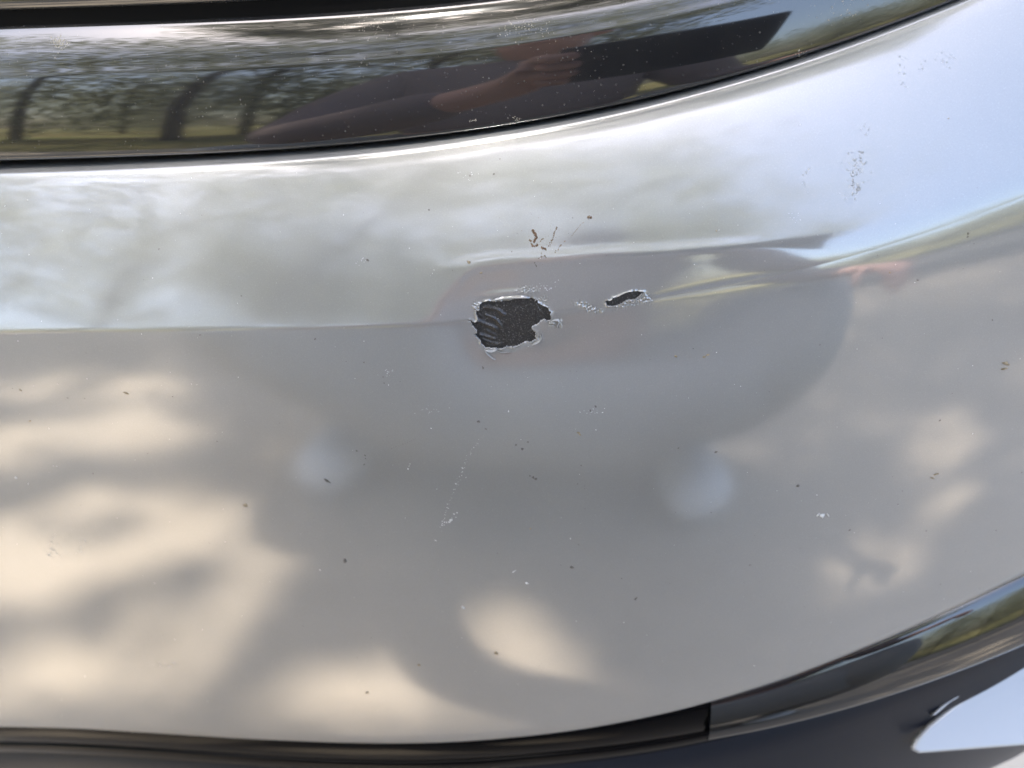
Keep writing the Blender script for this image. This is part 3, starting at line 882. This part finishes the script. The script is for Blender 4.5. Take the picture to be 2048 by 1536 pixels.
def far_tree_meshes(h, w, low, cl=0.46):
    c, r_ = [], []
    for _ in range(46):
        a = rng.uniform(0, 6.28); rr = w * math.sqrt(rng.uniform(0, 1))
        zc_ = rng.uniform(low, 0.95)
        rr *= max(0.35 if low < .1 else 0.05, math.sin(math.pi * min(1, max(0, (zc_ - 0.12) / 0.95)))) ** 0.6
        c.append((rr * math.cos(a), rr * math.sin(a), zc_ * h)); r_.append(rng.uniform(0.7, 1.1) * w * cl)
    L = clump_points(c, r_, 200)
    brs = [([(0, 0, 0), (0.05, 0, h * .25), (-.05, .1, h * .5), (0, 0, h * .8)], [.06, .05, .04, .02])]
    for cc in c[::9]:
        brs.append(([(0, 0, h * .3), (cc[0] * .5, cc[1] * .5, h * .3 + (cc[2] - h * .3) * .6), cc], [.025, .016, .005]))
    return leaves_mesh('crown', L, 0.062), tube_mesh('trunk', brs)
kinds = [far_tree_meshes(6.0, 2.3, .13), far_tree_meshes(7.5, 2.7, .12), far_tree_meshes(5.0, 2.4, .12), far_tree_meshes(5.0, 3.0, .06), far_tree_meshes(4.2, 3.2, .05), far_tree_meshes(8.0, 2.6, .5, .24)]
SPOTS = [(-70, 8, 0, 1.4), (-50, 9, 1, 1.4), (-33, 9, 0, 1.5), (-20, 9, 1, 1.4), (-13, 10, 1, 1.4), (-5, 11, 5, 1.2), (-92, 10, 1, 1.2), (-115, 9, 0, 1.2),
         (-42, 17, 1, 1.3), (-14, 18, 1, 1.2)]
for az, dist, kd, sc in SPOTS:
    a = R(az)
    o = empty('far_tree', (math.sin(a) * dist, -math.cos(a) * dist, 0), label='leafy green tree mirrored softly in the paint and the black moulding', cat='tree', group='trees behind the photographer')
    o.rotation_euler.z = rng.uniform(0, 6.28); o.scale = (sc, sc, sc * rng.uniform(.9, 1.1))
    new_obj('crown', kinds[kd][0], o, (leaf,)); new_obj('trunk', kinds[kd][1], o, (bark,))
for az, dist, kd, sc in [(-118, 24, 3, 1.2), (-98, 26, 4, 1.2), (-82, 24, 3, 1.2), (-68, 25, 4, 1.3), (-55, 23, 3, 1.1), (-42, 26, 4, 1.3), (-30, 24, 3, 1.2), (-18, 25, 4, 1.3), (-5, 26, 3, 1.2), (8, 34, 4, 1.0), (20, 34, 3, 1.0),
                         (32, 36, 3, 1.0), (40, 40, 4, 1.0), (48, 40, 3, 1.1), (56, 44, 4, 1.1), (65, 40, 3, 1.0), (74, 42, 4, 1.2), (84, 40, 3, 1.0), (94, 44, 4, 1.1), (106, 40, 3, 1.0)]:
    a = R(az)
    o = empty('distant_tree', (math.sin(a) * dist, -math.cos(a) * dist, 0), label='low bushy distant tree in the dark band mirrored along the character line', cat='tree', group='distant tree line')
    o.rotation_euler.z = rng.uniform(0, 6.28); o.scale = (sc * 1.3, sc * 1.3, sc)
    new_obj('crown', kinds[kd][0], o, (leaf,)); new_obj('trunk', kinds[kd][1], o, (bark,))

for az, dist, kd, sc in [(20, 6.6, 4, .36), (29, 6.2, 3, .33), (38, 6.8, 4, .38), (47, 6.3, 3, .34), (57, 6.9, 4, .36), (68, 7.2, 3, .34)]:
    a = R(az)
    o = empty('shrub', (math.sin(a) * dist, -math.cos(a) * dist, 0), label='low dark shrub mirrored in the grey band below the sky', cat='shrub', group='shrubs along the pavement')
    o.rotation_euler.z = rng.uniform(0, 6.28); o.scale = (sc, sc, sc)
    new_obj('crown', kinds[kd][0], o, (shrub_leaf,)); new_obj('trunk', kinds[kd][1], o, (bark,))

# ---- the photographer, crouching, and the phone
skin, n, l, b = mat('skin', (0.62, 0.34, 0.25), 0.5, spec=0.4)
shirt_m, n, l, b = mat('maroon_shirt', (0.24, 0.185, 0.17), 0.9, spec=0.1)
trous_m, n, l, b = mat('dark_trousers', (0.35, 0.342, 0.32), 0.9, spec=0.1)
tail_m, n, l, b = mat('grey_apron', (0.35, 0.342, 0.32), 0.9, spec=0.1)
shoe_m, n, l, b = mat('pale_shoe', (0.85, 0.84, 0.82), 0.6)
hair_m, n, l, b = mat('dark_hair', (0.015, 0.011, 0.009), 0.6)

def skin_obj(name, verts, edges, radii, material, parent, root=0, sub=2):
    me = bpy.data.meshes.new(name)
    me.from_pydata([tuple(v) for v in verts], edges, [])
    o = new_obj(name, me, parent, (material,))
    md = o.modifiers.new('skin', 'SKIN'); md.use_smooth_shade = True
    sv = me.skin_vertices[0].data
    for k, r_ in enumerate(radii):
        sv[k].radius = (r_, r_) if np.isscalar(r_) else r_
    sv[root].use_root = True
    ss = o.modifiers.new('sub', 'SUBSURF'); ss.levels = sub; ss.render_levels = sub
    return o
class Sk:
    def __init__(self): self.v, self.e, self.r = [], [], []
    def add(self, p, r_, parent=None):
        self.v.append(Vector(p)); self.r.append(r_)
        if parent is not None: self.e.append((parent, len(self.v) - 1))
        return len(self.v) - 1
    def chain(self, parent, pts):
        for p, r_ in pts: parent = self.add(p, r_, parent)
        return parent
person = empty('person', (0, -0.85, 0), label='crouching person in a dull red shirt holding up a phone, mirrored in the black moulding', cat='person')
off = Vector((0, 0.85, 0))
PX = -0.11
cx = float(CAM[0])
Pn = lambda x, y, z: Vector((x, y, z)) + off
# phone: its back faces the car, the lens sits where the picture is taken from
ph_c = CAM - fwd * 0.010 + rgt * 0.052 - upv * 0.014
def ph(a, b_, c): return ph_c + rgt * a + upv * b_ - fwd * c
phone = empty('smartphone', ph_c, label='dark smartphone held sideways, mirrored in the black moulding', cat='smartphone')
ph_m, n, l, b = mat('phone_black', (0.012, 0.013, 0.015), 0.25, 0, 0.5, 0.05)
glass_m, n, l, b = mat('lens_glass', (0.005, 0.005, 0.008), 0.05, 0, 1, 0.01)
def obox(name, parent, c, ex, m, bev):
    bm = bmesh.new(); bmesh.ops.create_cube(bm, size=1.0)
    for v in bm.verts:
        p = np.array(c) + rgt * v.co.x * ex[0] + upv * v.co.y * ex[1] - fwd * v.co.z * ex[2]
        v.co = Vector(p - ph_c)
    me = bpy.data.meshes.new(name); bm.to_mesh(me); bm.free()
    o = new_obj(name, me, parent, (m,))
    bv = o.modifiers.new('bev', 'BEVEL'); bv.width = bev; bv.segments = 4
    return o
obox('body', phone, ph(0, 0, 0.004), (0.158, 0.074, 0.008), ph_m, 0.0038)
obox('screen', phone, ph(0, 0, 0.0083), (0.150, 0.067, 0.0006), glass_m, 0.0003)
for a, b_ in ((-0.052, 0.014), (-0.052, -0.012), (-0.068, 0.002)):
    bm = bmesh.new()
    bmesh.ops.create_cone(bm, cap_ends=True, segments=24, radius1=0.0065, radius2=0.006, depth=0.003)
    rot = Vector(-fwd).to_track_quat('Z', 'Y').to_matrix()
    c = Vector(ph(a, b_, -0.0012) - ph_c)
    for v in bm.verts: v.co = rot @ v.co + c
    me = bpy.data.meshes.new('lens'); bm.to_mesh(me); bm.free()
    new_obj('lens', me, phone, (glass_m,))

b_ = Sk()
pel = b_.add(Pn(PX, -.92, .24), .15)
sp1 = b_.add(Pn(PX, -.80, .38), .20, pel); sp2 = b_.add(Pn(PX, -.75, .54), .18, sp1); chest = b_.add(Pn(PX, -.73, .69), .13, sp2)
nk = b_.add(Pn(PX, -.70, .79), .05, chest); hd = b_.add(Pn(PX, -.66, .865), .072, nk); hd2 = b_.add(Pn(PX, -.65, .93), .078, hd); b_.add(Pn(PX, -.67, .99), .055, hd2)
nose = b_.add(Pn(PX, -.57, .88), .014, hd)
for s in (-1, 1): b_.add(Pn(PX + s * .085, -.67, .895), .013, hd2)
ARM = []
for s in (-1, 1):
    sh = b_.add(Pn(PX + s * .18, -.71, .73), .065, chest)
    if s < 0:
        # this hand holds the phone
        arm = [(Pn(PX - .24, -.60, .60), .05), (Pn(PX - .22, -.46, .51), .042), (Pn(PX - .15, -.36, .53), .036)]
        wr_p = Vector(ph(-0.115, -0.045, 0.025)) + off
    else:
        # this forearm rests on the thigh, the hand hangs over the knee
        arm = [(Pn(PX + .26, -.68, .60), .05), (Pn(PX + .30, -.69, .53), .042), (Pn(PX + .35, -.61, .51), .036)]
        wr_p = Pn(PX + .40, -.52, .50)
    ARM.append(sh)
    el = sh
    for p, r_ in arm:
        el = b_.add(p, r_, el); ARM.append(el)
    el = b_.add(arm[-1][0].lerp(wr_p, .80), .028, el)
    ARM.append(el)
    wr = b_.add(wr_p, .024, el)
    if s < 0:
        palm = b_.add(Vector(ph(-0.098, -0.018, 0.014)) + off, .024, wr)
        # four fingers reach round the edge of the phone and lie on its back, the thumb on the screen side
        for kf, (bb, ln) in enumerate(((0.022, .030), (0.006, .033), (-0.010, .031), (-0.024, .025))):
            b_.chain(palm, [(Vector(ph(-0.092, bb, 0.004)) + off, .0085), (Vector(ph(-0.086, bb, -0.010)) + off, .0080), (Vector(ph(-(0.086 - ln * .8), bb + 0.002, -0.0115)) + off, .0070)])
        b_.chain(palm, [(Vector(ph(-0.088, -0.030, 0.022)) + off, .011), (Vector(ph(-0.070, -0.018, 0.024)) + off, .0095), (Vector(ph(-0.055, -0.006, 0.022)) + off, .008)])
    else:
        palm = b_.add(wr_p + Vector((.03, .05, -.005)), .024, wr)
        for kf, (bb, ln) in enumerate(((-.024, .9), (-.008, 1.0), (.008, .95), (.024, .75))):
            b0 = wr_p + Vector((.045 + bb * .7, .085 - bb * .5, -.008))
            b_.chain(palm, [(b0, .0088), (b0 + Vector((.014, .022, -.016)) * ln, .0080), (b0 + Vector((.020, .030, -.046)) * ln, .0070)])
        b_.chain(palm, [(wr_p + Vector((-.002, .065, -.012)), .011), (wr_p + Vector((-.012, .092, -.024)), .0095), (wr_p + Vector((-.012, .108, -.042)), .008)])
    hip = b_.add(Pn(PX + s * .13, -.88, .26), .10, pel)
    b_.chain(hip, [(Pn(PX + s * .27, -.70, .33), .14), (Pn(PX + s * .42, -.56, .38), .105), (Pn(PX + s * .34, -.76, .19), .07), (Pn(PX + s * .30, -.88, .09), .05), (Pn(PX + s * .29, -.86, .045), .036), (Pn(PX + s * .31, -.75, .03), .03)])
body = skin_obj('body', b_.v, b_.e, b_.r, skin, person)
def garment(name, material, idxs, grow, sub=2):
    mp = {i: j for j, i in enumerate(idxs)}
    ed = [(mp[a], mp[c]) for a, c in b_.e if a in mp and c in mp]
    return skin_obj(name, [b_.v[i] for i in idxs], ed, [b_.r[i] + grow for i in idxs], material, person, 0, sub)
def find(p): return min(range(len(b_.v)), key=lambda i: (b_.v[i] - p).length)
sh_i = [chest, sp2, sp1] + ARM
tr_i = [pel]
for s in (-1, 1):
    tr_i += [find(Pn(PX + s * .13, -.88, .26)), find(Pn(PX + s * .27, -.70, .33)), find(Pn(PX + s * .42, -.56, .38)), find(Pn(PX + s * .34, -.76, .19)), find(Pn(PX + s * .30, -.88, .09))]
garment('shirt', shirt_m, sh_i, 0.014)
garment('trousers', trous_m, tr_i, 0.014)
a = Sk()
k = a.add(Pn(PX, -.62, .25), .13)
for s in (-1, 1): a.chain(k, [(Pn(PX + s * .14, -.62, .26), .125), (Pn(PX + s * .27, -.60, .29), .105), (Pn(PX + s * .38, -.57, .34), .08)])
skin_obj('apron', a.v, a.e, a.r, tail_m, person)
for s in (-1, 1):
    a = Sk()
    a.chain(a.add(Pn(PX + s * .29, -.93, .045), .042), [(Pn(PX + s * .295, -.80, .050), .048), (Pn(PX + .025 + s * .30, -.59, .048), .052)])
    skin_obj('shoe', a.v, a.e, a.r, shoe_m, person)
a = Sk()
a.chain(a.add(Pn(PX, -.715, .875), .07), [(Pn(PX, -.705, .945), .083), (Pn(PX, -.66, 1.0), .072), (Pn(PX, -.61, .99), .05)])
skin_obj('hair', a.v, a.e, a.r, hair_m, person)
for s in (-1, 1):
    bm = bmesh.new(); bmesh.ops.create_uvsphere(bm, u_segments=12, v_segments=8, radius=0.011)
    for v in bm.verts: v.co += Pn(PX + s * .03, -.59, .91)
    me = bpy.data.meshes.new('eye'); bm.to_mesh(me); bm.free()
    new_obj('eye', me, body, (hair_m,))
